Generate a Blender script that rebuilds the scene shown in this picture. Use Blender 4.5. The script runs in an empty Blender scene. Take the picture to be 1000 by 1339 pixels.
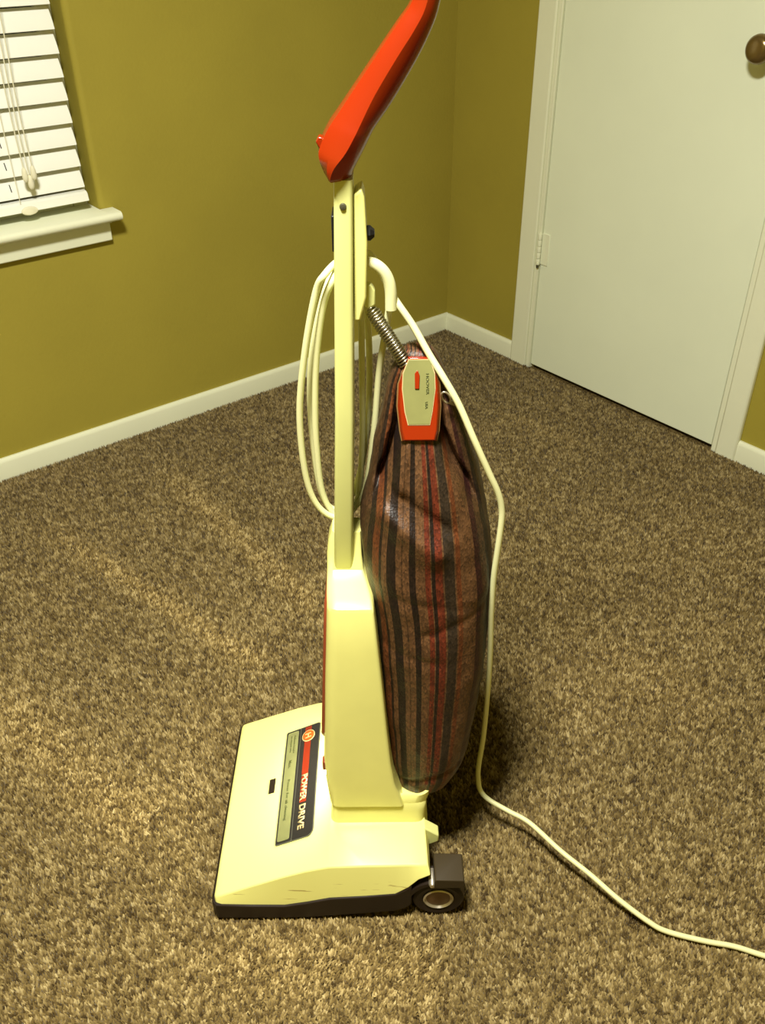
import bpy, bmesh, math, random
import numpy as np
from mathutils import Vector, Matrix, noise

random.seed(7)
rng = np.random.default_rng(7)
SC = bpy.context.scene
COL = SC.collection
PI = math.pi

# ------------------------------------------------------------------ camera
H = 1.30                                   # eye height
YAW = math.radians(38.548)                 # room is turned against the view
PITCH = math.radians(34.553)
ROLL = math.radians(-0.426)
FPX = 1159.3
cy_, sy_ = math.cos(YAW), math.sin(YAW)
def room(x, y, z=0.0):                     # view-aligned floor coordinates -> room coordinates
    return Vector((x*cy_ + y*sy_, -x*sy_ + y*cy_, z))
fwd = Vector((0, math.cos(PITCH), -math.sin(PITCH)))
rgt = Vector((1, 0, 0)); upv = rgt.cross(fwd)
r2 = math.cos(ROLL)*rgt + math.sin(ROLL)*upv
u2 = -math.sin(ROLL)*rgt + math.cos(ROLL)*upv
cam_data = bpy.data.cameras.new('camera'); cam = bpy.data.objects.new('camera', cam_data); COL.objects.link(cam)
cam_data.sensor_fit = 'HORIZONTAL'; cam_data.sensor_width = 36; cam_data.lens = 36*FPX/1000
cam_data.clip_start = 0.02
Rw, Uw, Fw = room(*r2), room(*u2), room(*fwd)
m = Matrix((Rw, Uw, -Fw)).transposed().to_4x4(); m.translation = Vector((0, 0, H))
cam.matrix_world = m
SC.camera = cam

# ------------------------------------------------------------------ light and exposure
w = bpy.data.worlds.new('night'); SC.world = w; w.use_nodes = True
w.node_tree.nodes['Background'].inputs[0].default_value = (1.0, .93, .75, 1)
w.node_tree.nodes['Background'].inputs[1].default_value = 0.02
def disk_light(name, loc, size, power, col):
    d = bpy.data.lights.new(name, 'AREA'); d.shape = 'DISK'; d.size = size; d.energy = power; d.color = col
    o = bpy.data.objects.new(name, d); o.location = loc; COL.objects.link(o); return o
disk_light('ceiling_lamp_light', (0.06, .47, 2.33), 0.36, 96, (1.0, .972, .86))
SC.view_settings.view_transform = 'Standard'; SC.view_settings.look = 'None'
SC.view_settings.gamma = 1; SC.view_settings.use_curve_mapping = False
SC.view_settings.exposure = 0.0

# ------------------------------------------------------------------ materials
def mat(name, col, rough=.5, spec=.5, metal=0., var=0., vscale=20., bump=0., bscale=80., bdist=.002, coat=0.):
    M = bpy.data.materials.new(name); M.use_nodes = True
    nt = M.node_tree; b = nt.nodes['Principled BSDF']
    b.inputs['Roughness'].default_value = rough; b.inputs['Metallic'].default_value = metal
    b.inputs['Specular IOR Level'].default_value = spec
    b.inputs['Coat Weight'].default_value = coat
    tc = nt.nodes.new('ShaderNodeTexCoord')
    if var > 0:
        n = nt.nodes.new('ShaderNodeTexNoise'); n.inputs['Scale'].default_value = vscale; n.inputs['Detail'].default_value = 4
        nt.links.new(tc.outputs['Object'], n.inputs['Vector'])
        r = nt.nodes.new('ShaderNodeValToRGB')
        r.color_ramp.elements[0].position = .3; r.color_ramp.elements[1].position = .7
        r.color_ramp.elements[0].color = (*[c*(1-var) for c in col], 1)
        r.color_ramp.elements[1].color = (*[min(1, c*(1+var)) for c in col], 1)
        nt.links.new(n.outputs['Fac'], r.inputs['Fac']); nt.links.new(r.outputs['Color'], b.inputs['Base Color'])
    else:
        b.inputs['Base Color'].default_value = (*col, 1)
    if bump > 0:
        n2 = nt.nodes.new('ShaderNodeTexNoise'); n2.inputs['Scale'].default_value = bscale; n2.inputs['Detail'].default_value = 3
        nt.links.new(tc.outputs['Object'], n2.inputs['Vector'])
        bp = nt.nodes.new('ShaderNodeBump'); bp.inputs['Strength'].default_value = bump; bp.inputs['Distance'].default_value = bdist
        nt.links.new(n2.outputs['Fac'], bp.inputs['Height']); nt.links.new(bp.outputs['Normal'], b.inputs['Normal'])
    return M

M_wall = mat('olive_wall_paint', (.345, .285, .040), .75, .25, var=.05, vscale=3, bump=.25, bscale=120)
M_white = mat('white_trim_paint', (.80, .82, .62), .4, .4, var=.02, vscale=6, bump=.08, bscale=60)
M_door = mat('white_door_paint', (.80, .85, .66), .45, .4, var=.02, vscale=4, bump=.1, bscale=90)
M_ceil = mat('ceiling_paint', (.78, .76, .62), .9, .1, bump=.3, bscale=90)
M_blind = mat('white_blind_vinyl', (.90, .91, .83), .42, .4, var=.015, vscale=8)
M_cordw = mat('blind_cord', (.80, .77, .58), .7, .2)
M_cream = mat('cream_plastic', (.83, .81, .27), .28, .5, var=.035, vscale=14, bump=.03, bscale=200, bdist=.0006)
M_cream2 = mat('cream_painted_metal', (.70, .715, .27), .35, .5, var=.03, vscale=18)
M_creamcord = mat('cream_vinyl_cord', (.74, .735, .40), .45, .4)
M_dark = mat('dark_brown_vinyl', (.017, .010, .006), .5, .25, bump=.15, bscale=160, bdist=.001)
M_block = mat('brown_plastic', (.040, .028, .012), .6, .25, bump=.1, bscale=250, bdist=.0006)
M_black = mat('black_plastic', (.008, .008, .008), .4, .4)
M_red = mat('red_orange_plastic', (.245, .018, .002), .2, .45, var=.03, vscale=12)
M_redtrim = mat('brick_red_trim', (.26, .055, .02), .35, .4)
M_steel = mat('spring_steel', (.42, .39, .30), .28, .5, metal=1.)
M_hub = mat('brown_hub', (.10, .05, .018), .28, .5)
M_ring = mat('worn_chrome_ring', (.55, .50, .40), .3, .5, metal=.8)
M_plate = mat('nameplate_black', (.013, .011, .009), .24, .5)
M_strip = mat('nameplate_grey', (.17, .175, .068), .4, .4, var=.06, vscale=60)
M_border = mat('nameplate_border', (.12, .12, .09), .3, .5, metal=.5)
M_barred = mat('nameplate_red', (.17, .015, .003), .3, .4)
M_emblem = mat('emblem_orange', (.36, .072, .006), .3, .4)
M_letter = mat('letter_cream', (.44, .34, .16), .4, .4)
M_smalltxt = mat('small_print', (.07, .08, .02), .5, .3)
M_clipg = mat('clip_plate_grey', (.19, .19, .065), .35, .4, var=.05, vscale=60)
M_clipb = mat('clip_back_brown', (.16, .085, .025), .4, .4)
M_knob = mat('bronze_knob', (.19, .125, .04), .2, .6, metal=.6)
M_glass = mat('window_glass', (.02, .025, .03), .03, .6)
M_screw = mat('dull_screw', (.10, .095, .06), .4, .5, metal=.5)

M_lamp = bpy.data.materials.new('headlight_glow'); M_lamp.use_nodes = True
M_lamp.node_tree.nodes['Principled BSDF'].inputs['Emission Color'].default_value = (1, .95, .75, 1)
M_lamp.node_tree.nodes['Principled BSDF'].inputs['Emission Strength'].default_value = 55.0
def mat_scuffed_cream():
    M = mat('cream_plastic_scuffed', (.83, .81, .27), .28, .5)
    nt = M.node_tree; b = nt.nodes['Principled BSDF']; tc = nt.nodes['Texture Coordinate']
    mp = nt.nodes.new('ShaderNodeMapping'); mp.inputs['Scale'].default_value = (14, 40, 160)
    nt.links.new(tc.outputs['Object'], mp.inputs['Vector'])
    n = nt.nodes.new('ShaderNodeTexNoise'); n.inputs['Scale'].default_value = 1.3; n.inputs['Detail'].default_value = 3
    nt.links.new(mp.outputs['Vector'], n.inputs['Vector'])
    r = nt.nodes.new('ShaderNodeValToRGB'); e = r.color_ramp.elements
    e[0].position = .655; e[0].color = (0, 0, 0, 1); e[1].position = .70; e[1].color = (1, 1, 1, 1)
    nt.links.new(n.outputs['Fac'], r.inputs['Fac'])
    sx = nt.nodes.new('ShaderNodeSeparateXYZ'); nt.links.new(tc.outputs['Object'], sx.inputs[0])
    lt = nt.nodes.new('ShaderNodeMath'); lt.operation = 'LESS_THAN'; lt.inputs[1].default_value = -.171
    nt.links.new(sx.outputs['Y'], lt.inputs[0])
    mu = nt.nodes.new('ShaderNodeMath'); mu.operation = 'MULTIPLY'
    nt.links.new(r.outputs['Color'], mu.inputs[0]); nt.links.new(lt.outputs[0], mu.inputs[1])
    mu2 = nt.nodes.new('ShaderNodeMath'); mu2.operation = 'MULTIPLY'; mu2.inputs[1].default_value = .7
    nt.links.new(mu.outputs[0], mu2.inputs[0])
    mx = nt.nodes.new('ShaderNodeMix'); mx.data_type = 'RGBA'
    mx.inputs[6].default_value = (.83, .81, .27, 1); mx.inputs[7].default_value = (.28, .17, .04, 1)
    nt.links.new(mu2.outputs[0], mx.inputs[0]); nt.links.new(mx.outputs[2], b.inputs['Base Color'])
    return M
M_hood = mat_scuffed_cream()

def mat_bag():
    M = bpy.data.materials.new('striped_bag_vinyl'); M.use_nodes = True
    nt = M.node_tree; b = nt.nodes['Principled BSDF']
    uv = nt.nodes.new('ShaderNodeUVMap'); uv.uv_map = 'UVMap'
    sx = nt.nodes.new('ShaderNodeSeparateXYZ'); nt.links.new(uv.outputs['UV'], sx.inputs[0])
    ramp = nt.nodes.new('ShaderNodeValToRGB'); cr = ramp.color_ramp; cr.interpolation = 'CONSTANT'
    dk = (.016, .009, .006); tan = (.096, .046, .020); red = (.098, .018, .008); blk = (.013, .007, .005)
    brn = (.055, .027, .012); pur = (.032, .010, .008); gry = (.026, .017, .011); rst = (.105, .032, .011)
    seq = [(0, brn), (.045, dk), (.085, rst), (.13, dk), (.15, tan), (.19, blk), (.255, tan), (.295, brn), (.305, tan), (.355, blk),
           (.40, tan), (.47, red), (.508, tan), (.518, blk), (.545, red), (.60, tan), (.612, gry), (.69, tan), (.70, rst), (.735, tan),
           (.845, pur), (.89, brn), (.93, dk), (.965, brn)]
    while len(cr.elements) < len(seq): cr.elements.new(.5)
    for i, (p, c) in enumerate(seq):
        cr.elements[i].position = p
    for i, (p, c) in enumerate(seq):
        cr.elements[i].position = p; cr.elements[i].color = (*c, 1)
    nt.links.new(sx.outputs['X'], ramp.inputs['Fac'])
    tc = nt.nodes.new('ShaderNodeTexCoord')
    # woven fleck
    mp = nt.nodes.new('ShaderNodeMapping'); mp.inputs['Scale'].default_value = (420, 420, 210)
    nt.links.new(tc.outputs['Object'], mp.inputs['Vector'])
    vo = nt.nodes.new('ShaderNodeTexVoronoi'); vo.inputs['Scale'].default_value = 1
    nt.links.new(mp.outputs['Vector'], vo.inputs['Vector'])
    hs = nt.nodes.new('ShaderNodeMix'); hs.data_type = 'RGBA'; hs.blend_type = 'MULTIPLY'; hs.inputs[0].default_value = .75
    rr = nt.nodes.new('ShaderNodeValToRGB'); rr.color_ramp.elements[0].color = (.45, .45, .45, 1); rr.color_ramp.elements[1].color = (1.6, 1.55, 1.4, 1)
    sc = nt.nodes.new('ShaderNodeSeparateColor'); nt.links.new(vo.outputs['Color'], sc.inputs[0]); nt.links.new(sc.outputs[0], rr.inputs['Fac'])
    nt.links.new(ramp.outputs['Color'], hs.inputs[6]); nt.links.new(rr.outputs['Color'], hs.inputs[7])
    nt.links.new(hs.outputs[2], b.inputs['Base Color'])
    b.inputs['Roughness'].default_value = .48; b.inputs['Specular IOR Level'].default_value = .32
    bp = nt.nodes.new('ShaderNodeBump'); bp.inputs['Strength'].default_value = .35; bp.inputs['Distance'].default_value = .0012
    nt.links.new(vo.outputs['Distance'], bp.inputs['Height']); nt.links.new(bp.outputs['Normal'], b.inputs['Normal'])
    return M
M_bag = mat_bag()

def mat_carpet(pile):
    M = bpy.data.materials.new('carpet_yarn' if pile else 'carpet_backing'); M.use_nodes = True
    nt = M.node_tree; b = nt.nodes['Principled BSDF']
    b.inputs['Roughness'].default_value = .95; b.inputs['Specular IOR Level'].default_value = .08
    if pile:
        a = nt.nodes.new('ShaderNodeAttribute'); a.attribute_name = 'yarn'
        nt.links.new(a.outputs['Color'], b.inputs['Base Color'])
        b.inputs['Sheen Weight'].default_value = .15
    else:
        tc = nt.nodes.new('ShaderNodeTexCoord')
        n = nt.nodes.new('ShaderNodeTexNoise'); n.inputs['Scale'].default_value = 160
        nt.links.new(tc.outputs['Object'], n.inputs['Vector'])
        r = nt.nodes.new('ShaderNodeValToRGB')
        r.color_ramp.elements[0].position = .35; r.color_ramp.elements[1].position = .65
        r.color_ramp.elements[0].color = (.05, .034, .012, 1); r.color_ramp.elements[1].color = (.22, .155, .06, 1)
        nt.links.new(n.outputs['Fac'], r.inputs['Fac']); nt.links.new(r.outputs['Color'], b.inputs['Base Color'])
    return M
M_pile = mat_carpet(True); M_floor = mat_carpet(False)

# ------------------------------------------------------------------ mesh helpers
def link(name, me, parent=None, kind=None):
    o = bpy.data.objects.new(name, me); COL.objects.link(o)
    if parent: o.parent = parent
    if kind: o['kind'] = kind
    return o
def finish(bm, name, material, parent=None, kind=None, smooth=None, bevel=0., seg=2, angle=28):
    bmesh.ops.recalc_face_normals(bm, faces=bm.faces)
    me = bpy.data.meshes.new(name); bm.to_mesh(me); bm.free()
    me.materials.append(material)
    if smooth is not None:
        for p in me.polygons: p.use_smooth = True
        me.set_sharp_from_angle(angle=math.radians(smooth))
    o = link(name, me, parent, kind)
    if bevel > 0:
        b = o.modifiers.new('bevel', 'BEVEL'); b.width = bevel; b.segments = seg; b.limit_method = 'ANGLE'; b.angle_limit = math.radians(angle)
        b.harden_normals = False
        for p in me.polygons: p.use_smooth = True
        me.set_sharp_from_angle(angle=math.radians(40))
    return o
def box(bm, x0, x1, y0, y1, z0, z1):
    vs = [bm.verts.new((x, y, z)) for z in (z0, z1) for y in (y0, y1) for x in (x0, x1)]
    for f in ((0,1,3,2), (4,6,7,5), (0,4,5,1), (2,3,7,6), (0,2,6,4), (1,5,7,3)):
        bm.faces.new([vs[i] for i in f])
def loft(bm, rings, cap0=True, cap1=True):
    vr = [[bm.verts.new(p) for p in r] for r in rings]
    n = len(vr[0])
    for a, b in zip(vr, vr[1:]):
        for i in range(n):
            j = (i+1) % n
            bm.faces.new((a[i], a[j], b[j], b[i]))
    if cap0: bm.faces.new(vr[0][::-1])
    if cap1: bm.faces.new(vr[-1])
    return vr
def catmull(pts, n):
    P = [Vector(p) for p in pts]; P = [2*P[0]-P[1]] + P + [2*P[-1]-P[-2]]
    out = []
    for i in range(1, len(P)-2):
        for k in range(n):
            t = k/n; a, b, c, d = P[i-1], P[i], P[i+1], P[i+2]
            out.append(.5*((2*b) + (c-a)*t + (2*a-5*b+4*c-d)*t*t + (3*b-a-3*c+d)*t**3))
    out.append(P[-2]); return out
def tube(bm, pts, rad, sides=10, cap=True):
    n = len(pts); rings = []; prev = None
    for i, p in enumerate(pts):
        t = (pts[min(i+1, n-1)] - pts[max(i-1, 0)]).normalized()
        if prev is None:
            a = Vector((0, 0, 1)) if abs(t.z) < .9 else Vector((0, 1, 0))
            u = t.cross(a).normalized()
        else:
            u = (prev - t*prev.dot(t)).normalized()
        prev = u; v = t.cross(u)
        r = rad(i/(n-1)) if callable(rad) else rad
        rings.append([p + r*(math.cos(2*PI*k/sides)*u + math.sin(2*PI*k/sides)*v) for k in range(sides)])
    loft(bm, rings, cap, cap)
def lathe(bm, prof, seg=32, axis='Y', c=(0, 0, 0)):   # prof: (radius, along)
    rings = []
    for r, h in prof:
        ring = []
        for k in range(seg):
            a = 2*PI*k/seg; p, q = r*math.cos(a), r*math.sin(a)
            ring.append({'Y': (c[0]+p, c[1]+h, c[2]+q), 'Z': (c[0]+p, c[1]+q, c[2]+h), 'X': (c[0]+h, c[1]+p, c[2]+q)}[axis])
        rings.append(ring)
    loft(bm, rings, prof[0][0] > 1e-5, prof[-1][0] > 1e-5)
def interp(tab, x):
    xs = [t[0] for t in tab]
    return [float(np.interp(x, xs, [t[i] for t in tab])) for i in range(1, len(tab[0]))]
def thing(name, label, cat, loc, rz=0.):
    o = bpy.data.objects.new(name, None); COL.objects.link(o); o.location = loc; o.rotation_euler = (0, 0, rz)
    o.empty_display_size = .1; o['label'] = label; o['category'] = cat; return o
def setting(o, label, cat):
    o['kind'] = 'structure'; o['label'] = label; o['category'] = cat; return o

# ------------------------------------------------------------------ the room
WX, WY = 2.120, 2.273          # right wall, back wall
X0, Y0, ZC = -1.45, -1.30, 2.44
FZ = -.009                     # carpet backing
bm = bmesh.new(); box(bm, X0-.1, WX+.7, Y0-.1, WY+.1, FZ-.05, FZ)
FLOOR = setting(finish(bm, 'floor', M_floor), 'tan and brown flecked carpeted floor', 'floor')
bm = bmesh.new(); box(bm, X0-.1, WX+.1, Y0-.1, WY+.1, ZC, ZC+.05)
setting(finish(bm, 'ceiling', M_ceil), 'off-white ceiling above the room', 'ceiling')
# back wall (left in the picture), with the window opening
WXL, WXR, WZ0, WZ1 = -.12, .887, .632, 2.02
bm = bmesh.new()
NZ = 8
r = .014
def wall_ring(d):  # opening outline in steps for the rounded plaster corner
    return d
T = .12
# flat front around the opening + rounded return on the sides and the top
def wquad(a, b, c, d): bm.faces.new([bm.verts.new(v) for v in (a, b, c, d)])
def flat(xa, xb, za, zb):
    box(bm, xa, xb, WY, WY+T, za, zb)
flat(X0-.1, WXL-r, FZ, ZC); flat(WXR+r, WX+.1, FZ, ZC)
flat(WXL-r, WXR+r, FZ, WZ0); flat(WXL-r, WXR+r, WZ1+r, ZC)
for s, xe in ((1, WXR), (-1, WXL)):
    ring0, ring1 = [], []
    pts = [(xe+s*r - s*r*math.sin(a), WY+r - r*math.cos(a)) for a in [k*PI/2/NZ for k in range(NZ+1)]] + [(xe, WY+T), (xe+s*r, WY+T)]
    loft(bm, [[(x, y, WZ0) for x, y in pts], [(x, y, WZ1+r) for x, y in pts]])
pts = [(WY+r - r*math.cos(a), WZ1+r - r*math.sin(a)) for a in [k*PI/2/NZ for k in range(NZ+1)]] + [(WY+T, WZ1), (WY+T, WZ1+r)]
loft(bm, [[(WXL, y, z) for y, z in pts], [(WXR, y, z) for y, z in pts]])
setting(finish(bm, 'wall_back', M_wall, smooth=30), 'olive green painted wall holding the window, left of the corner', 'wall')
# right wall with the door opening
DY0, DY1, DZ1 = 1.120, 1.858, 2.03
bm = bmesh.new()
box(bm, WX, WX+T, Y0-.1, DY0, FZ, ZC); box(bm, WX, WX+T, DY1, WY, FZ, ZC); box(bm, WX, WX+T, DY0, DY1, DZ1, ZC)
setting(finish(bm, 'wall_right', M_wall), 'olive green painted wall around the white door', 'wall')
bm = bmesh.new(); box(bm, X0-.1, X0, Y0, WY, FZ, ZC)
setting(finish(bm, 'wall_left', M_wall), 'olive green wall opposite the white door', 'wall')
bm = bmesh.new(); box(bm, X0, WX, Y0-.1, Y0, FZ, ZC)
setting(finish(bm, 'wall_front', M_wall), 'olive green wall behind the viewer', 'wall')
# closet behind the door
bm = bmesh.new()
box(bm, WX+.62, WX+.68, DY0-.3, DY1+.3, FZ, DZ1+.2); box(bm, WX+T, WX+.62, DY0-.34, DY0-.3, FZ, DZ1+.2)
box(bm, WX+T, WX+.62, DY1+.3, DY1+.34, FZ, DZ1+.2); box(bm, WX+T, WX+.68, DY0-.34, DY1+.34, DZ1+.2, DZ1+.24)
setting(finish(bm, 'wall_closet', M_wall), 'unlit closet walls behind the white door', 'wall')
# baseboards: small profile with eased top
def baseboard(name, p0, p1, inward, label):
    bm = bmesh.new(); hh, t = .056, .012
    prof = [(0, FZ), (t, FZ), (t, hh-.012), (t-.002, hh-.005), (t-.006, hh), (0, hh)]
    a, b = Vector(p0), Vector(p1); n = Vector(inward)
    loft(bm, [[Vector((q.x, q.y, 0)) + n*d + Vector((0, 0, z)) for d, z in prof] for q in (a, b)])
    return setting(finish(bm, name, M_white, smooth=35), label, 'baseboard')
CW = .078
baseboard('baseboard_back', (X0, WY, 0), (WX, WY, 0), (0, -1, 0), 'white baseboard along the olive wall under the window')
baseboard('baseboard_right', (WX, DY1+.070, 0), (WX, WY-.012, 0), (-1, 0, 0), 'short white baseboard between the room corner and the door casing')
baseboard('baseboard_door', (WX, Y0, 0), (WX, DY0-.064, 0), (-1, 0, 0), 'white baseboard to the right of the door casing')
# door casing + jambs
def casing(name, y0, y1, z0, z1, label):
    bm = bmesh.new(); box(bm, WX-.016, WX, y0, y1, z0, z1)
    return setting(finish(bm, name, M_white, bevel=.005, seg=3), label, 'trim')
casing('trim_1', DY1+.004, DY1+.072, FZ, DZ1+.07, 'white door casing on the hinge side, beside the corner')
casing('trim_2', DY0-.066, DY0-.004, FZ, DZ1+.07, 'white door casing on the knob side of the door')
casing('trim_3', DY0-.004, DY1+.004, DZ1+.004, DZ1+.07, 'white head casing above the door')
bm = bmesh.new()
box(bm, WX-.010, WX+T, DY1-.012, DY1+.004, FZ, DZ1); box(bm, WX-.010, WX+T, DY0-.004, DY0+.012, FZ, DZ1); box(bm, WX-.010, WX+T, DY0+.012, DY1-.012, DZ1-.012, DZ1)
box(bm, WX+.045, WX+.06, DY1-.024, DY1-.012, FZ, DZ1-.012); box(bm, WX+.045, WX+.06, DY0+.012, DY0+.024, FZ, DZ1-.012)
setting(finish(bm, 'trim_4', M_white, bevel=.002), 'white door jamb lining the door opening', 'trim')
# door slab
bm = bmesh.new(); box(bm, WX-.004, WX+.034, DY0+.0155, DY1-.0145, .006, DZ1-.016)
door = setting(finish(bm, 'door_1', M_door, bevel=.002), 'flat white slab door with a bronze knob', 'door')
bm = bmesh.new()
KY, KZ = 1.216, 1.020
lathe(bm, [(0, -.067), (.014, -.0668), (.0245, -.064), (.0305, -.057), (.0318, -.049), (.029, -.041), (.019, -.034), (.0115, -.029), (.0105, -.016), (.0125, -.010)], 32, 'X', (WX-.004, KY, KZ))
kn = finish(bm, 'door_knob', M_knob, door, smooth=40); kn['label'] = 'round bronze door knob'
bm = bmesh.new(); lathe(bm, [(.0125, -.011), (.024, -.010), (.031, -.006), (.033, -.001), (.033, .0)], 32, 'X', (WX-.004, KY, KZ))
finish(bm, 'rosette', M_knob, kn, smooth=40)
# hinge: painted leaf, knuckles and pin tip
HZ0, HZ1 = .350, .448
bm = bmesh.new(); box(bm, WX-.0065, WX-.0035, DY1-.044, DY1-.0145, HZ0, HZ1)
hg = finish(bm, 'hinge', M_white, door, bevel=.001); hg['label'] = 'white painted door hinge'
for k in range(5):
    bm = bmesh.new(); z0 = HZ0 + k*(HZ1-HZ0)/5
    lathe(bm, [(.0062, z0+.0006), (.0066, z0+.002), (.0066, z0+.0178), (.0062, z0+.019)], 16, 'Z', (WX-.015, DY1-.013, 0))
    finish(bm, 'knuckle', M_white, hg, smooth=40)
bm = bmesh.new(); lathe(bm, [(0, HZ0-.012), (.004, HZ0-.010), (.005, HZ0-.004), (.004, HZ0)], 12, 'Z', (WX-.015, DY1-.013, 0))
finish(bm, 'hinge_pin', M_screw, hg, smooth=40)

# ------------------------------------------------------------------ window, sill and blind
win = setting(thing('window_1', 'night-dark window behind the white blind', 'window', (0, 0, 0)), 'night-dark window behind the white blind', 'window')
bm = bmesh.new(); y = WY+.075
for a in ((WXL, WXL+.04, WZ0, WZ1), (WXR-.04, WXR, WZ0, WZ1), (WXL+.04, WXR-.04, WZ0, WZ0+.04), (WXL+.04, WXR-.04, WZ1-.04, WZ1), (WXL+.04, WXR-.04, 1.30, 1.34)):
    box(bm, a[0], a[1], y, y+.04, a[2], a[3])
finish(bm, 'window_frame', M_white, win, bevel=.003)
bm = bmesh.new(); box(bm, WXL+.04, WXR-.04, y+.015, y+.021, WZ0+.04, 1.30); box(bm, WXL+.04, WXR-.04, y+.015, y+.021, 1.34, WZ1-.04)
finish(bm, 'window_pane', M_glass, win)
# stool (sill board) with horn and rounded nose, apron below
bm = bmesh.new(); st = .022; zt = .650
prof = [(WY+.07, zt-st), (WY-.001, zt-st), (WY-.050, zt-st), (WY-.056, zt-st+.004), (WY-.0585, zt-st/2), (WY-.056, zt-.004), (WY-.050, zt), (WY+.07, zt)]
rings = [[(xx, yy, zz) for yy, zz in prof] for xx in (WXL+.001, WXR-.001)]
loft(bm, rings)
for xa, xb in ((WXR-.001, .921), (WXL-.05, WXL+.001)):
    pr = [(min(yy, WY), zz) for yy, zz in prof]
    loft(bm, [[(xa, yy, zz) for yy, zz in pr], [(xb, yy, zz) for yy, zz in pr]])
sill = finish(bm, 'window_sill', M_white, win, smooth=40); sill['label'] = 'white painted wooden window sill'
bm = bmesh.new(); box(bm, WXL-.045, .900, WY-.018, WY, zt-st-.056, zt-st)
finish(bm, 'apron', M_white, win, bevel=.003)
bm = bmesh.new(); box(bm, WXL-.046, .904, WY-.024, WY-.018, zt-st-.010, zt-st)
finish(bm, 'apron_molding', M_white, win, bevel=.002)

blind = thing('window_blind', 'white horizontal slat blind lowered almost to the white window sill', 'blind', (.38, WY+.02, zt))
bx0, bx1 = WXL+.012-.38, .863-.38       # local
BY = .004                                # slat pivot line, local y (wall recess is +y)
# slat mesh: curved 50 mm strip, tilted; room side edge low
def slat_mesh():
    bm = bmesh.new(); n = 6; wd, th, tilt = .050, .0028, math.radians(66)
    top, bot = [], []
    for k in range(n+1):
        s = -wd/2 + wd*k/n; c = .0022*(1-(2*s/wd)**2)
        for L, off in ((top, c+th/2), (bot, c-th/2)):
            L.append((s*math.cos(tilt) - off*math.sin(tilt), s*math.sin(tilt) + off*math.cos(tilt)))
    ring = top + bot[::-1]
    loft(bm, [[(bx0, a, b) for a, b in ring], [(bx1, a, b) for a, b in ring]])
    bmesh.ops.recalc_face_normals(bm, faces=bm.faces)
    me = bpy.data.meshes.new('slat'); bm.to_mesh(me); bm.free(); me.materials.append(M_blind)
    for p in me.polygons: p.use_smooth = True
    me.set_sharp_from_angle(angle=math.radians(40)); return me
sm = slat_mesh()
pitch = .0505; z_first = .0805
nsl = 24
for k in range(nsl):
    o = link('slat', sm, blind); o.location = (0, BY, z_first + k*pitch); o.rotation_euler = (math.radians(random.uniform(-1.2, 1.2)), 0, 0)
bm = bmesh.new()
ring = [(-.022, .0265), (-.019, .045), (-.012, .050), (.018, .053), (.022, .050), (.022, .030), (.016, .0265)]
loft(bm, [[(bx0, BY+a-.004, b) for a, b in ring], [(bx1, BY+a-.004, b) for a, b in ring]])
finish(bm, 'bottom_rail', M_blind, blind, bevel=.0015)
bm = bmesh.new(); box(bm, bx0, bx1, BY-.03, BY+.03, z_first+nsl*pitch+.0, z_first+nsl*pitch+.045)
finish(bm, 'head_rail', M_blind, blind, bevel=.003)
topz = z_first + nsl*pitch
# lift cords with tassels, ladder string, route holes
tass = [(.712, .776), (.722, .758), (.733, .778)]
for i, (tx, tz) in enumerate(tass):
    lx, lz = tx-.38, tz-zt
    yy = BY-.040
    bm = bmesh.new()
    tube(bm, catmull([(lx, yy, lz), (lx-.002, yy, lz+.15), (lx+.001*(i-1)+.003, yy, lz+.45), (.715-.38+.004*i, yy+.004, topz)], 8), .0013, 6)
    finish(bm, 'lift_cord', M_cordw, blind, smooth=60)
    bm = bmesh.new()
    lathe(bm, [(.0022, .006), (.0045, .004), (.0062, -.004), (.0072, -.014), (.0066, -.021), (.004, -.0265), (0, -.028)], 14, 'Z', (lx, yy, lz))
    finish(bm, 'tassel', M_cordw, blind, smooth=50)
bm = bmesh.new()
lx = .690-.38
tube(bm, [Vector((lx, BY-.027, .05)), Vector((lx, BY-.025, .5)), Vector((lx, BY-.025, topz))], .0009, 5)
finish(bm, 'ladder_cord', M_cordw, blind, smooth=60)
for k in range(nsl):
    bm = bmesh.new(); a = math.radians(66)
    zc = z_first + k*pitch; yc = BY - .0032
    d = Vector((0, math.cos(a), math.sin(a))); nn = Vector((0, -math.sin(a), math.cos(a)))
    c = Vector((lx-.008, BY, zc)) + nn*.0032
    vs = [c + Vector((sx*.0012, 0, 0)) + d*sy*.009 + nn*q for q in (0, .0006) for sx, sy in ((-1, -1), (1, -1), (1, 1), (-1, 1))]
    bv = [bm.verts.new(v) for v in vs]
    for f in ((0,1,2,3), (4,5,6,7), (0,1,5,4), (1,2,6,5), (2,3,7,6), (3,0,4,7)): bm.faces.new([bv[q] for q in f])
    finish(bm, 'route_hole', M_black, blind)
bm = bmesh.new(); rr = []
for yy, sc_ in ((BY-.026, 1), (BY-.031, 1), (BY-.033, .8)):
    rr.append([(lx+.018+sc_*.020*math.cos(2*PI*k/16), yy, .030+sc_*.010*math.sin(2*PI*k/16)) for k in range(16)])
loft(bm, rr); finish(bm, 'cord_button', M_cordw, blind, smooth=35)

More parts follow.
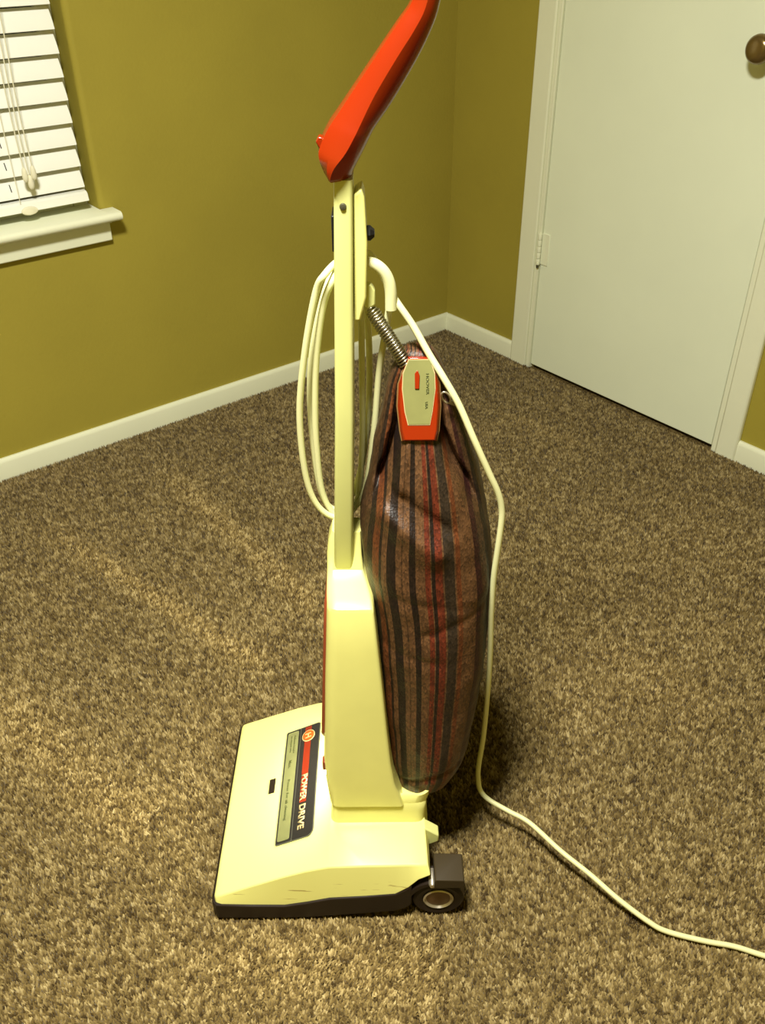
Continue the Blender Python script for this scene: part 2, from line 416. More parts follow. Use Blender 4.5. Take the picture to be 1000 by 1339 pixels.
# ------------------------------------------------------------------ carpet pile: tufts nobody could count
def carpet():
    sp = .0038
    xs = np.arange(-.55, WX-.013, sp); ys = np.arange(.02, WY-.013, sp)
    X, Y = np.meshgrid(xs, ys); X = X.ravel(); Y = Y.ravel()
    keep = X*sy_ + Y*cy_ > .55
    X = X[keep]; Y = Y[keep]
    n = len(X)
    X = X + rng.uniform(-.5, .5, n)*sp*.9; Y = Y + rng.uniform(-.5, .5, n)*sp*.9
    X = np.minimum(X, WX-.014); Y = np.minimum(Y, WY-.014)
    # vacuum tracks of brushed pile, plus a painted patch of reflected light
    def streak(x0, y0, x1, y1, wd, amp):
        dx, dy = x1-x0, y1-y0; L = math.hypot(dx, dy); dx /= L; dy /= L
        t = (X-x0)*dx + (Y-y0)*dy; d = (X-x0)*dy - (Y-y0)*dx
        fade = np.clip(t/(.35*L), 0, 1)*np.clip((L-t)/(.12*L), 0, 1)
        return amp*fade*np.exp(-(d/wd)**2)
    nap_and_light = (streak(.13, 1.62, .27, .95, .060, .75) + streak(.46, 2.05, .645, 1.15, .030, 1.0) + streak(.835, 2.12, .83, 1.22, .036, .8)
           + streak(1.78, 1.72, 1.86, 1.36, .03, .4) + streak(.14, .80, .52, .46, .075, .95) + streak(1.15, 1.5, 1.25, .5, .05, .25))  # widest one, before the base: hood-side reflection put into the yarn colour
    big = np.array([noise.noise(Vector((x*5, y*5, 1.3))) for x, y in zip(X[::40], Y[::40])])
    big = np.repeat(big, 40)[:n]
    # keep the yarns out from under the base and the wheels
    lxv = (X-VX)*cy_ - (Y-VY)*sy_; lyv = (X-VX)*sy_ + (Y-VY)*cy_
    k2 = ~((lxv > -.262) & (lxv < .03) & (np.abs(lyv) < .178))
    X, Y, nap_and_light, big = X[k2], Y[k2], nap_and_light[k2], big[k2]; n = len(X)
    rad = sp*rng.uniform(.6, .9, n); hgt = rng.uniform(.0065, .0105, n)
    th = rng.uniform(0, 2*PI, n)
    lx = rng.normal(0, .0015, n) + .0012*(nap_and_light-.3); ly = rng.normal(0, .0015, n) + .0024*(.4-nap_and_light)
    V = np.zeros((n, 4, 3), np.float32)
    for k in range(3):
        a = th + k*2*PI/3
        V[:, k, 0] = X + rad*np.cos(a); V[:, k, 1] = Y + rad*np.sin(a); V[:, k, 2] = FZ
    V[:, 3, 0] = X + lx; V[:, 3, 1] = Y + ly; V[:, 3, 2] = FZ + hgt
    V[:, :, 0] = np.minimum(V[:, :, 0], WX-.0125); V[:, :, 1] = np.minimum(V[:, :, 1], WY-.0125)
    F = (np.arange(n)[:, None, None]*4 + np.array([[0, 1, 3], [1, 2, 3], [2, 0, 3]])[None]).reshape(-1).astype(np.int32)
    # yarn flecks: clusters of a few neighbouring tufts share a tone
    def lattice(cell):
        gx, gy = (X+2)/cell, (Y+1)/cell; g = rng.random((int(5/cell), int(5/cell)))
        ix, iy = gx.astype(int), gy.astype(int); fx, fy = gx-ix, gy-iy
        fx = fx*fx*(3-2*fx); fy = fy*fy*(3-2*fy)
        return (g[ix, iy]*(1-fx)+g[ix+1, iy]*fx)*(1-fy) + (g[ix, iy+1]*(1-fx)+g[ix+1, iy+1]*fx)*fy
    tone = .56*lattice(.0056) + .08*lattice(.016) + .36*rng.random(n)
    pos = np.array([.0, .25, .40, .55, .70, 1.0])
    pal = np.array([(.024, .0145, .005), (.068, .043, .013), (.135, .091, .029), (.205, .145, .050), (.33, .245, .099), (.54, .435, .21)])
    C = np.stack([np.interp(tone, pos, pal[:, c]) for c in range(3)], 1)*(1 + .50*nap_and_light + .14*big)[:, None]
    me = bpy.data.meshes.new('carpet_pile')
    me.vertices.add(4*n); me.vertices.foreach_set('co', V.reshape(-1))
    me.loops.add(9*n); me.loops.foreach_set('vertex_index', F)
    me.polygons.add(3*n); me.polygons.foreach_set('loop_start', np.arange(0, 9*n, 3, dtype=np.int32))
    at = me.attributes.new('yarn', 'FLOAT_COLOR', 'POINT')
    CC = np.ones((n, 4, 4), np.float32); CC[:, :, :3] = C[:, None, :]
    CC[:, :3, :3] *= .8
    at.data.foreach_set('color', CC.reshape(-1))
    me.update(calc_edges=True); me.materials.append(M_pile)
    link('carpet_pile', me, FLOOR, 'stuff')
VX, VY = .961*sy_, .961*cy_
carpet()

# ------------------------------------------------------------------ the upright vacuum cleaner
# local frame: +x towards the back of the machine (bag side), +y across it, away from the viewer, z up
vac = thing('vacuum_cleaner', 'cream upright vacuum cleaner with red handle and striped dust bag on the carpet', 'vacuum cleaner', room(0, .961, 0), -YAW)

# base hood
def hood_plane(x): return .127 + .486*(x+.085)
st_tab = [  # x, bottom z, ridge z, top z, half width bottom, half width ridge
    (-.2640, .032, .038, .040, .170, .168),
    (-.2610, .031, .042, .0425, .177, .172),
    (-.2520, .030, .0455, .046, .180, .173),
    (-.2050, .029, .0665, .0685, .180, .172),
    (-.1550, .028, .088, .093, .180, .171),
    (-.1200, .036, .1005, .110, .180, .170),
    (-.0850, .046, .109, .127, .180, .169),
    (-.0300, .050, .111, .1275, .180, .169),
    (.0150, .055, .112, .1275, .180, .169),
    (.0350, .072, .113, .1275, .180, .169),
    (.0500, .090, .113, .1275, .179, .169),
    (.0620, .100, .113, .1260, .178, .168),
]
bm = bmesh.new(); rings = []
for x, zb, zr, zt_, yb, yr in st_tab:
    yt = .112
    zm = max(zb+.001, zb*.35+zr*.65)
    sh = .006 if x > .06 else 0
    rings.append([(x+sh, -yb, zb), (x+sh*.6, -(yb*.35+yr*.65)-.0005, zm), (x+sh*.3, -yr, zr), (x, -yt, zt_), (x, yt, zt_), (x+sh*.3, yr, zr), (x+sh*.6, (yb*.35+yr*.65)+.0005, zm), (x+sh, yb, zb)])
loft(bm, rings)
hood = finish(bm, 'base_hood', M_hood, vac, bevel=.005, seg=3, angle=24)
bm = bmesh.new()
e1 = Vector((.8994, 0, .4371)); e2 = Vector((0, 1, 0)); en = Vector((-.4371, 0, .8994))
def on_hood(x, y, lift): return Vector((x, y, hood_plane(x))) + en*lift
def slab(bm, outline, lift0, lift1):
    loft(bm, [[on_hood(x, y, lift0) for x, y in outline], [on_hood(x, y, lift1) for x, y in outline]])
slab(bm, [(-.1935, -.009), (-.1835, -.0095), (-.1835, .0195), (-.1935, .020)], -.002, .0009)
finish(bm, 'latch_window', M_dark, hood)
# dark furniture bumper round the bottom
bm = bmesh.new(); rings = []
for x, z0, z1, hw in [(-.2690, .004, .028, .165), (-.2670, .001, .0325, .176), (-.2600, 0, .0325, .1825), (-.2050, 0, .031, .1835), (-.1550, 0, .030, .1835), (-.1200, .001, .038, .1835),
                      (-.0850, .004, .048, .1830), (-.0300, .009, .052, .1825), (.0150, .014, .057, .1820), (.0300, .020, .067, .1810), (.0400, .028, .077, .180)]:
    rings.append([(x, -hw, z0), (x, -hw, z1), (x, hw, z1), (x, hw, z0)])
loft(bm, rings)
finish(bm, 'bumper', M_dark, vac, bevel=.003, seg=2)

# nameplate on the sloping hood
px0, px1, py0, py1 = -.1715, -.1105, -.1165, .1125
def rrect(x0, x1, y0, y1, rads, n=5):
    out = []
    for (cx, cy, a0, r) in ((x1-rads[0], y1-rads[0], 0, rads[0]), (x0+rads[1], y1-rads[1], PI/2, rads[1]), (x0+rads[2], y0+rads[2], PI, rads[2]), (x1-rads[3], y0+rads[3], 1.5*PI, rads[3])):
        for k in range(n+1):
            a = a0 + PI/2*k/n; out.append((cx+r*math.cos(a), cy+r*math.sin(a)))
    return out
bm = bmesh.new(); slab(bm, rrect(px0, px1, py0, py1, (.004, .003, .003, .012)), -.001, .0011)
plate = finish(bm, 'nameplate', M_border, vac); plate['label'] = 'dark rectangular nameplate with grey strip'
bm = bmesh.new(); slab(bm, rrect(px0+.0015, px0+.0255, py0+.002, py1-.002, (.002, .002, .002, .002)), .0008, .0014)
finish(bm, 'strip_frame', M_plate, plate)
bm = bmesh.new(); slab(bm, rrect(px0+.003, px0+.0225, py0+.0055, py1-.004, (.003, .003, .003, .003)), .001, .0018)
finish(bm, 'info_strip', M_strip, plate)
bm = bmesh.new(); slab(bm, rrect(px0+.027, px1-.0015, py0+.002, py1-.002, (.003, .001, .001, .010)), .0008, .0016)
finish(bm, 'name_panel', M_plate, plate)
bcx = -.1315; bw = .0055
bm = bmesh.new(); slab(bm, [(bcx-bw, -.049), (bcx+bw, -.049), (bcx+bw, py1-.003), (bcx-bw, py1-.003)], .0012, .0020)
finish(bm, 'red_bar', M_barred, plate)
def disc(cx, cy, r, n=28): return [(cx+r*.8994*math.cos(2*PI*k/n), cy+r*math.sin(2*PI*k/n)) for k in range(n)]
bm = bmesh.new(); slab(bm, disc(bcx+.001, .0885, .0125), .0014, .0024); emr = finish(bm, 'emblem_ring', M_letter, plate)
bm = bmesh.new(); slab(bm, disc(bcx+.001, .0885, .0110), .002, .0028); finish(bm, 'emblem', M_emblem, plate)
bm = bmesh.new()
ex, ey = bcx+.001, .0885
for a, b, wd in (((-.0055, .0035), (.0045, .0045), .0009), ((-.0045, -.0045), (.0055, -.0035), .0009), ((-.0005, .004), (.0005, -.004), .0009)):
    d = Vector((b[0]-a[0], b[1]-a[1])).normalized()*wd; nx, ny = -d.y, d.x
    slab(bm, [(ex+a[0]+nx, ey+a[1]+ny), (ex+b[0]+nx, ey+b[1]+ny), (ex+b[0]-nx, ey+b[1]-ny), (ex+a[0]-nx, ey+a[1]-ny)], .0026, .0031)
finish(bm, 'emblem_mark', M_letter, plate)

def text_mesh(name, body, length, height, mtx, material, parent, bold=.0, depth=.0003):
    cu = bpy.data.curves.new(name, 'FONT'); cu.body = body; cu.size = 1; cu.offset = bold; cu.extrude = 0
    to = bpy.data.objects.new(name+'_tmp', cu); COL.objects.link(to)
    dg = bpy.context.evaluated_depsgraph_get(); me = bpy.data.meshes.new_from_object(to.evaluated_get(dg))
    COL.objects.unlink(to); bpy.data.objects.remove(to); bpy.data.curves.remove(cu)
    n = len(me.vertices); co = np.zeros(n*3); me.vertices.foreach_get('co', co); co = co.reshape(-1, 3)
    mn, mx = co.min(0), co.max(0)
    co[:, 0] = (co[:, 0]-mn[0])/(mx[0]-mn[0])*length; co[:, 1] = (co[:, 1]-mn[1])/(mx[1]-mn[1])*height; co[:, 2] = 0
    M = np.array(mtx); co = co @ M[:3, :3].T + M[:3, 3]
    me.vertices.foreach_set('co', co.reshape(-1)); me.name = name; me.materials.clear(); me.materials.append(material); me.update()
    o = link(name, me, parent); s = o.modifiers.new('thick', 'SOLIDIFY'); s.thickness = depth; s.offset = 0
    return o
def hood_mtx(x, y, lift):        # text runs towards the viewer, letters upright towards the bag
    o = on_hood(x, y, lift); t = -e2; u = e1; nn = t.cross(u)
    return Matrix(((t.x, u.x, nn.x, o.x), (t.y, u.y, nn.y, o.y), (t.z, u.z, nn.z, o.z), (0, 0, 0, 1)))
text_mesh('lettering', 'POWER', .052, .0118, hood_mtx(bcx-.0053, .006, .0023), M_letter, plate, .035)
text_mesh('lettering', 'DRIVE', .047, .0118, hood_mtx(bcx-.0053, -.0530, .0020), M_letter, plate, .035)
sxx = px0+.0095
text_mesh('small_lettering', 'Adjusts height', .040, .0042, hood_mtx(sxx+.005, .100, .0021), M_smalltxt, plate, .01)
text_mesh('small_lettering', 'to carpet pile', .036, .0042, hood_mtx(sxx-.001, .100, .0021), M_smalltxt, plate, .01)
text_mesh('small_lettering', 'Max.', .016, .006, hood_mtx(sxx, .046, .0021), M_smalltxt, plate, .01)
text_mesh('small_lettering', 'Power for all cleaning', .080, .0062, hood_mtx(sxx, .006, .0021), M_smalltxt, plate, .01)

# motor housing (tall cream body)
def rr_ring(x0, x1, hy, z, rf=.02, rb=.006, n=4, skew=0):
    pts = []
    for cx, cy, a0, r in ((x1-rb, hy-rb, 0, rb), (x0+rf, hy-rf, PI/2, rf), (x0+rf, -hy+rf, PI, rf), (x1-rb, -hy+rb, 1.5*PI, rb)):
        for k in range(n+1):
            a = a0 + PI/2*k/n; pts.append((cx+r*math.cos(a), cy+r*math.sin(a), z + skew*(cx+r*math.cos(a)-x0)))
    return pts
bm = bmesh.new(); rings = []
for z, x0, x1, hy, rf, rb in [(.165, -.0830, .0290, .1040, .014, .005), (.185, -.0850, .0240, .1045, .016, .005), (.215, -.0880, .0150, .1040, .018, .005), (.260, -.0890, .0095, .1020, .018, .005),
                              (.330, -.0850, .0040, .0985, .018, .005), (.400, -.0820, -.0010, .0950, .018, .005), (.470, -.0780, -.0065, .0905, .018, .005), (.535, -.0745, -.0120, .0850, .016, .004),
                              (.5410, -.0740, -.0130, .0830, .015, .004), (.5480, -.0745, -.0160, .0700, .014, .004), (.5560, -.0750, -.0220, .0450, .012, .003), (.565, -.0750, -.0265, .0300, .010, .003),
                              (.585, -.0745, -.0280, .0230, .008, .003), (.605, -.0715, -.0285, .0200, .007, .003), (.618, -.0670, -.0290, .0170, .006, .003)]:
    rings.append(rr_ring(x0, x1, hy, z, rf, rb))
loft(bm, rings)
body = finish(bm, 'motor_housing', M_cream, vac, smooth=38)
# brick-red front panel, seen as a sliver on the front edge
bm = bmesh.new(); rings = []
for z, x0, hy in [(.285, -.0885, .070), (.30, -.0905, .078), (.40, -.0845, .076), (.50, -.0790, .070), (.535, -.0770, .062), (.545, -.0745, .055)]:
    rings.append([(x0-.0012, -hy, z), (x0+.012, -hy, z), (x0+.012, hy, z), (x0-.0012, hy, z)])
loft(bm, rings); finish(bm, 'front_panel', M_redtrim, body, bevel=.002)
bm = bmesh.new(); box(bm, -.0925, -.084, -.086, -.072, .228, .246); finish(bm, 'height_lever', M_redtrim, body, bevel=.002)
# headlight low in the front of the body, lit
bm = bmesh.new(); loft(bm, [[(-.0800, yy, .166), (-.0865, yy, .166), (-.0895, yy, .200), (-.0905, yy, .216), (-.0800, yy, .216)] for yy in (-.074, .074)])
hl = finish(bm, 'headlight', M_lamp, body, bevel=.002); hl['label'] = 'glowing headlight lens at the foot of the body'
# neck between hood and body
bm = bmesh.new(); rings = []
for z, x0, x1, hy in [(.118, -.0855, .0600, .1060), (.130, -.0830, .0620, .1035), (.150, -.0815, .0640, .1010), (.160, -.0815, .0640, .1005), (.167, -.0810, .0600, .0980)]:
    rings.append(rr_ring(x0, x1, hy, z, .012, .014))
loft(bm, rings); neck = finish(bm, 'neck', M_cream, vac, smooth=38)
# collar that takes the bottom of the bag
bm = bmesh.new(); rings = []
for z, x0, x1, hy in [(.150, .006, .064, .0985), (.165, .010, .069, .0985), (.182, .016, .0725, .0975), (.184, .018, .070, .095), (.172, .020, .066, .090)]:
    rings.append(rr_ring(x0, x1, hy, z, .012, .024, 6))
loft(bm, rings); finish(bm, 'bag_collar', M_cream, vac, smooth=50)
# pale bracket at the back
bm = bmesh.new(); loft(bm, [[(.060, yy, .127), (.074, yy, .116), (.0835, yy, .108), (.0835, yy, .094), (.070, yy, .086), (.060, yy, .086)] for yy in (-.115, -.096)])
finish(bm, 'rear_bracket', M_cream2, vac, bevel=.002)

# rear wheels and brown wheel guards
def wheel(side):
    c = (.0815, side*.160, .0335)
    s = side
    bm = bmesh.new()
    R, hw = .0415, .0165
    prof = [(.023, hw*.75), (.027, hw*.9), (.034, hw), (.039, hw*.8), (R, hw*.35), (R, -hw*.35), (.039, -hw*.8), (.034, -hw), (.015, -hw)]
    lathe(bm, [(r_, h_*s) for r_, h_ in prof] , 40, 'Y', c)
    wh = finish(bm, 'wheel', M_dark, vac, smooth=35)
    bm = bmesh.new(); lathe(bm, [(.0215, hw*.5*s), (.0235, hw*.92*s), (.0215, hw*1.0*s), (.0195, hw*.8*s)], 36, 'Y', c)
    finish(bm, 'hub_ring', M_ring, wh, smooth=50)
    bm = bmesh.new(); lathe(bm, [(.0205, hw*.4*s), (.0200, hw*.78*s), (.012, hw*.90*s), (0.0, hw*.94*s)], 36, 'Y', c)
    finish(bm, 'hubcap', M_hub, wh, smooth=50)
    # guard: curved arm over the wheel + block with grained top
    bm = bmesh.new()
    ya, yb = sorted((s*.150, s*.1795))
    outer = [(c[0]+.052*math.cos(a), c[2]+.050*math.sin(a)) for a in [math.radians(d) for d in range(176, 78, -8)]]
    inner = [(c[0]+.0445*math.cos(a), c[2]+.0435*math.sin(a)) for a in [math.radians(d) for d in range(80, 178, 8)]]
    ring = outer + inner
    loft(bm, [[(x, ya, z) for x, z in ring], [(x, yb, z) for x, z in ring]])
    g = finish(bm, 'wheel_guard', M_dark, vac, smooth=40)
    bm = bmesh.new(); ya, yb = sorted((s*.140, s*.186))
    loft(bm, [[(.0735, yy, .0795), (.0735, yy, .0985), (.0765, yy, .1005), (.1170, yy, .0985), (.1185, yy, .096), (.1185, yy, .060), (.112, yy, .0795)] for yy in (ya, yb)])
    finish(bm, 'guard_block', M_block, g, bevel=.0015)
    bm = bmesh.new(); lathe(bm, [(.0, .018*s), (.004, .0175*s), (.006, .014*s), (.006, -.01*s)], 16, 'Y', (.071, s*.166, .0805))
    finish(bm, 'pivot_pin', M_ring, g, smooth=50)
wheel(-1); wheel(1)

# handle tube
bm = bmesh.new(); rings = []
for z, xc, hx, hy in [(.538, -.0535, .0120, .028), (.542, -.0535, .0128, .0295), (.80, -.0445, .0112, .0285), (1.0665, -.0377, .0098, .0275)]:
    ring = []
    for cx, cy, a0 in ((1, 1, 0), (-1, 1, PI/2), (-1, -1, PI), (1, -1, 1.5*PI)):
        r = .0045
        for k in range(5):
            a = a0 + PI/2*k/4; ring.append((xc+cx*(hx-r)+r*math.cos(a), cy*(hy-r)+r*math.sin(a), z))
    rings.append(ring)
loft(bm, rings); pole = finish(bm, 'handle_tube', M_cream2, vac, smooth=40)
bm = bmesh.new(); lathe(bm, [(0, -.0022), (.0028, -.0018), (.0038, 0.), (.0038, .003)], 18, 'Y', (-.0385, -.0278, 1.0405))
finish(bm, 'screw', M_screw, pole, smooth=40)
bm = bmesh.new(); box(bm, -.0515, -.0480, -.024, .012, .992, 1.030); sw = finish(bm, 'switch', M_black, pole, bevel=.001)
# aged tape band
# long cream housing on the back of the tube, with black knob
bm = bmesh.new(); rings = []
loft(bm, [[(-.0300, yy, .912), (-.0230, yy, .912), (-.0160, yy, .940), (-.0140, yy, 1.000), (-.0165, yy, 1.048), (-.0195, yy, 1.056), (-.0275, yy, 1.050)] for yy in (-.020, .020)])
bp = finish(bm, 'switch_housing', M_cream, vac, bevel=.0025, seg=3)
bm = bmesh.new(); lathe(bm, [(.006, -.003), (.0085, .001), (.0085, .004), (.0045, .0085), (0, .009)], 8, 'X', (-.0150, -.004, 1.006))
finish(bm, 'black_knob', M_black, bp, smooth=25)
# cord hook
bm = bmesh.new()
tube(bm, catmull([(-.030, -.002, .9715), (-.012, -.002, .9725), (.000, -.002, .966), (.0075, -.002, .955), (.0110, -.002, .940), (.0115, -.002, .919)], 8), .0068, 16)
hk = finish(bm, 'cord_hook', M_creamcord, vac, smooth=60)
# small cream stay that carries the spring
bm = bmesh.new(); loft(bm, [[(-.021, yy, .925), (-.0135, yy, .921), (-.0065, yy, .926), (-.0065, yy, .942), (-.0105, yy, .949), (-.021, yy, .949)] for yy in (-.007, .005)])
stay = finish(bm, 'spring_stay', M_cream2, vac, bevel=.0015)
# spring
A, B = Vector((-.0125, -.004, .922)), Vector((.0330, -.016, .850))
d = (B-A).normalized(); u = d.cross(Vector((0, 1, 0))).normalized(); v = d.cross(u)
turns, pts = 24, []
for k in range(turns*14+1):
    t = k/(turns*14); a = 2*PI*turns*t
    rad = .0074*min(1, .35+t*9, .35+(1-t)*9)
    pts.append(A.lerp(B, t) + rad*(math.cos(a)*u + math.sin(a)*v))
bm = bmesh.new(); tube(bm, pts, .00125, 6); finish(bm, 'spring', M_steel, vac, smooth=80)

# red handle grip: faceted bell at the tube, slim grip above, curling over at the top
bm = bmesh.new(); rings = []
gs = [  # centre x, z, half width, half depth (y), turn of the section in degrees, ridge position across the section
    (-.0402, 1.0660, .0118, .0330, 92, -.80),
    (-.0415, 1.0700, .0140, .0380, 92, -.62),
    (-.0420, 1.0845, .0205, .0415, 81, -.05),
    (-.0380, 1.0960, .0226, .0405, 80, .18),
    (-.0300, 1.1110, .0224, .0375, 79, .24),
    (-.0225, 1.1215, .0210, .0345, 73, .18),
    (-.0040, 1.1460, .0201, .0290, 65, -.02),
    (.0190, 1.1790, .0184, .0250, 66, -.06),
    (.0330, 1.2005, .0163, .0230, 67, 0),
    (.0435, 1.2195, .0136, .0210, 72, 0),
    (.0480, 1.2450, .0125, .0195, 88, 0),
    (.0430, 1.2720, .0125, .0185, 110, 0),
    (.0290, 1.2940, .0120, .0180, 140, 0),
    (.0100, 1.3050, .0110, .0170, 165, 0),
    (-.0050, 1.3075, .0060, .0090, 175, 0),
]
# resample smoothly
G = catmull([(g[0], g[1], g[2]) for g in gs], 4); G2 = catmull([(g[3], math.radians(g[4]), g[5]) for g in gs], 4)
for p, q in zip(G, G2):
    xc, zc, hw = p; hd, ang, ra = q
    nrm = Vector((math.sin(ang), 0, -math.cos(ang)))   # towards the under side of the grip
    k = max(0, min(1, (ra+1)/1.1))
    half = [(-1, -.40), (-.95, -.62), ((ra-.95)/2, -.90), (ra, -1.0), (ra+(1-ra)*.42, -.86), (ra+(1-ra)*.70, -.68), (ra+(1-ra)*.88, -.46), (ra+(1-ra)*.97, -.22), (1, 0)]
    sec = half + [(a, -b) for a, b in half[:-1][::-1]]
    rings.append([Vector((xc, 0, zc)) + nrm*(a*hw) + Vector((0, b*hd, 0)) for a, b in sec])
loft(bm, rings)
grip = finish(bm, 'handle_grip', M_red, vac, smooth=27)
bm = bmesh.new(); loft(bm, [[(-.0560, yy, 1.093), (-.0610, yy, 1.097), (-.0640, yy, 1.103), (-.0610, yy, 1.108), (-.0530, yy, 1.106), (-.046, yy, 1.100)] for yy in (-.024, -.010)])
finish(bm, 'release_button', M_red, grip, bevel=.0012)

# ------------------------------------------------------------------ dust bag
BT = [  # z, left x, right x, half depth
    (.150, .020, .086, .070),
    (.160, .016, .098, .080),
    (.180, .010, .113, .089),
    (.205, .004, .1245, .094),
    (.240, -.001, .1320, .097),
    (.310, -.006, .1395, .099),
    (.410, -.012, .1465, .100),
    (.480, -.016, .1490, .099),
    (.530, -.0205, .1480, .097),
    (.560, -.0255, .1470, .096),
    (.580, -.0285, .1455, .094),
    (.637, -.0280, .1400, .090),
    (.695, -.0190, .1265, .079),
    (.750, -.0090, .1100, .066),
    (.785, -.0030, .0990, .057),
    (.805, .0000, .0935, .048),
    (.820, .0030, .0880, .039),
    (.845, .0100, .0740, .026),
    (.865, .0220, .0640, .018),
    (.872, .0280, .0580, .012),
]
CREASE = [  # z, left crease x, right crease x, left depth, right depth: folds either side of the panel under the clip
    (.640, -.030, .134, 0, 0), (.672, -.018, .122, .002, .008), (.692, -.0055, .1080, .034, .028), (.715, .0020, .0980, .042, .036), (.740, .0110, .0830, .044, .040), (.785, .0225, .0650, .036, .034), (.815, .0225, .0650, .018, .018), (.845, .022, .065, .0, .0)]
NB, NU = 150, 176
bm = bmesh.new(); uvl = bm.loops.layers.uv.new('UVMap')
zs = [.150 + (.872-.150)*k/NB for k in range(NB+1)]
def smooth_tab(z):
    acc = np.zeros(3); ws = 0
    for dz, wt in ((-.02, 1), (-.01, 2), (0, 3), (.01, 2), (.02, 1)):
        acc += wt*np.array(interp(BT, min(max(z+dz, .150), .872))); ws += wt
    return acc/ws if .175 < z < .86 else np.array(interp(BT, z))
def line_bump(x, z, a, b, wd):
    ax, az = a; bx, bz = b; L = math.hypot(bx-ax, bz-az); dx, dz = (bx-ax)/L, (bz-az)/L
    t = (x-ax)*dx + (z-az)*dz; dd = -(x-ax)*dz + (z-az)*dx
    e = max(0, -t, t-L)
    return math.exp(-(dd/wd)**2 - (e/(wd*2))**2)
def ridge(x, z, a, b, w_up, w_dn):   # a fold: steep above, easing out below
    ax, az = a; bx, bz = b; L = math.hypot(bx-ax, bz-az); dx, dz = (bx-ax)/L, (bz-az)/L
    t = (x-ax)*dx + (z-az)*dz; dd = -(x-ax)*dz + (z-az)*dx
    e = max(0, -t, t-L)
    return math.exp(-(dd/(w_up if dd > 0 else w_dn))**2 - (e/.02)**2)
rows = []; us = []
for z in zs:
    xl, xr, hy = smooth_tab(z)
    cx, hx = (xl+xr)/2, (xr-xl)/2
    cl, crr, dl, dr_ = interp(CREASE, z)
    row = []; ur = []
    nexp = 2.6
    for k in range(NU):
        a = 2*PI*k/NU + PI/2
        ca, sa = math.cos(a), math.sin(a)
        x = cx + hx*math.copysign(abs(ca)**(2/nexp), ca); yv = hy*math.copysign(abs(sa)**(2/nexp), sa)
        s = (x-xl)/(xr-xl)
        if yv < 0:
            near = min(1, -yv/hy*1.3)
            for e, cd in ((cl-x, dl), (x-crr, dr_)):
                yv += near*cd*.8*math.exp(-((e-.003)/.0055)**2)                # dark fold beside the panel
                if e > 0: yv += near*cd*.55*min(1, e/.008)*(1-.5*min(1, e/.03)) # gusset lies further back
            yv -= near*.0120*ridge(x, z, (-.006, .696), (.066, .642), .006, .024)   # bulging crease under the clip
            yv += near*.0060*line_bump(x, z, (.004, .718), (.076, .668), .008)
            yv -= near*.0040*line_bump(x, z, (.030, .770), (.020, .715), .006)
            yv += near*.0020*line_bump(x, z, (.020, .560), (.110, .545), .007)
            yv += near*.0028*line_bump(x, z, (.060, .505), (.130, .535), .007)
            yv += near*.0022*line_bump(x, z, (.012, .470), (.070, .455), .008)
            yv += near*.0045*line_bump(x, z, (.028, .198), (.110, .232), .006)
        q = noise.noise(Vector((x*22, yv*14, z*13+4)))*.0030 + noise.noise(Vector((x*60, yv*40, z*45)))*.0011
        nx, ny = ca, sa
        row.append((x + nx*q, yv + ny*q, z)); ur.append((s, z))
    rows.append(row); us.append(ur)
vr = [[bm.verts.new(p) for p in r_] for r_ in rows]
for i in range(NB):
    for k in range(NU):
        j = (k+1) % NU
        f = bm.faces.new((vr[i][k], vr[i][j], vr[i+1][j], vr[i+1][k]))
        for lp, uvc in zip(f.loops, (us[i][k], us[i][j], us[i+1][j], us[i+1][k])): lp[uvl].uv = uvc
for ring, uu in ((vr[0][::-1], us[0][::-1]), (vr[-1], us[-1])):
    f = bm.faces.new(ring)
    for lp, uvc in zip(f.loops, uu): lp[uvl].uv = uvc
bag = finish(bm, 'dust_bag', M_bag, vac, smooth=60); bag['label'] = 'brown, black and red striped vinyl dust bag'
# zip pull hanging at the top right fold: ring and tab
bm = bmesh.new()
pts = []
zc = Vector((.0745, -.040, .826))
for k in range(25):
    a = 2*PI*k/24; pts.append(zc + Vector((.0050*math.cos(a) - .002*math.sin(a), -.003*math.sin(a), .0085*math.sin(a) - .001*math.cos(a))))
tube(bm, pts, .0013, 8, cap=False)
zr = finish(bm, 'zipper_pull', M_ring, bag, smooth=60); zr['label'] = 'metal zipper pull with a ring'
bm = bmesh.new(); loft(bm, [[(.0765, -.040+q, .8185), (.0800, -.040+q, .8225), (.0975, -.030+q, .8105), (.0955, -.030+q, .8055)] for q in (0, .0016)])
finish(bm, 'zipper_tab', M_steel, zr)

# bag clip: orange frame round a grey plate, leaning back
cb, ct = Vector((.0435, -.063, .781)), Vector((.0425, -.022, .870))
cu = (ct-cb); CL = cu.length; cu.normalize(); cxv = Vector((1, 0, 0)); cn = cxv.cross(cu).normalized()   # towards viewer/up
if cn.y > 0: cn = -cn
def clip_pt(a, t, lift): return cb + cxv*a + cu*(t*CL) + cn*lift
oc = [(-.0185, 0), (.0190, 0), (.0215, .12), (.0235, .42), (.0225, .70), (.0165, .93), (.0130, 1.0), (-.0110, 1.0), (-.0125, .95), (-.0215, .68), (-.0230, .42), (-.0205, .12)]
bm = bmesh.new(); loft(bm, [[clip_pt(a*1.0, t, -.014) for a, t in oc], [clip_pt(a*1.08, t*1.0, -.006) for a, t in oc], [clip_pt(a*.93, .5+(t-.5)*.97, .0) for a, t in oc]])
clip = finish(bm, 'bag_clip', M_red, vac, bevel=.001); clip['label'] = 'orange bag clip with grey face plate'
bm = bmesh.new(); loft(bm, [[clip_pt(a*1.0, t, -.020) for a, t in oc], [clip_pt(a*1.13, t, -.018) for a, t in oc], [clip_pt(a*1.13, t, -.0075) for a, t in oc], [clip_pt(a*1.0, t, -.0072) for a, t in oc]])
finish(bm, 'clip_back', M_clipb, clip, bevel=.001)
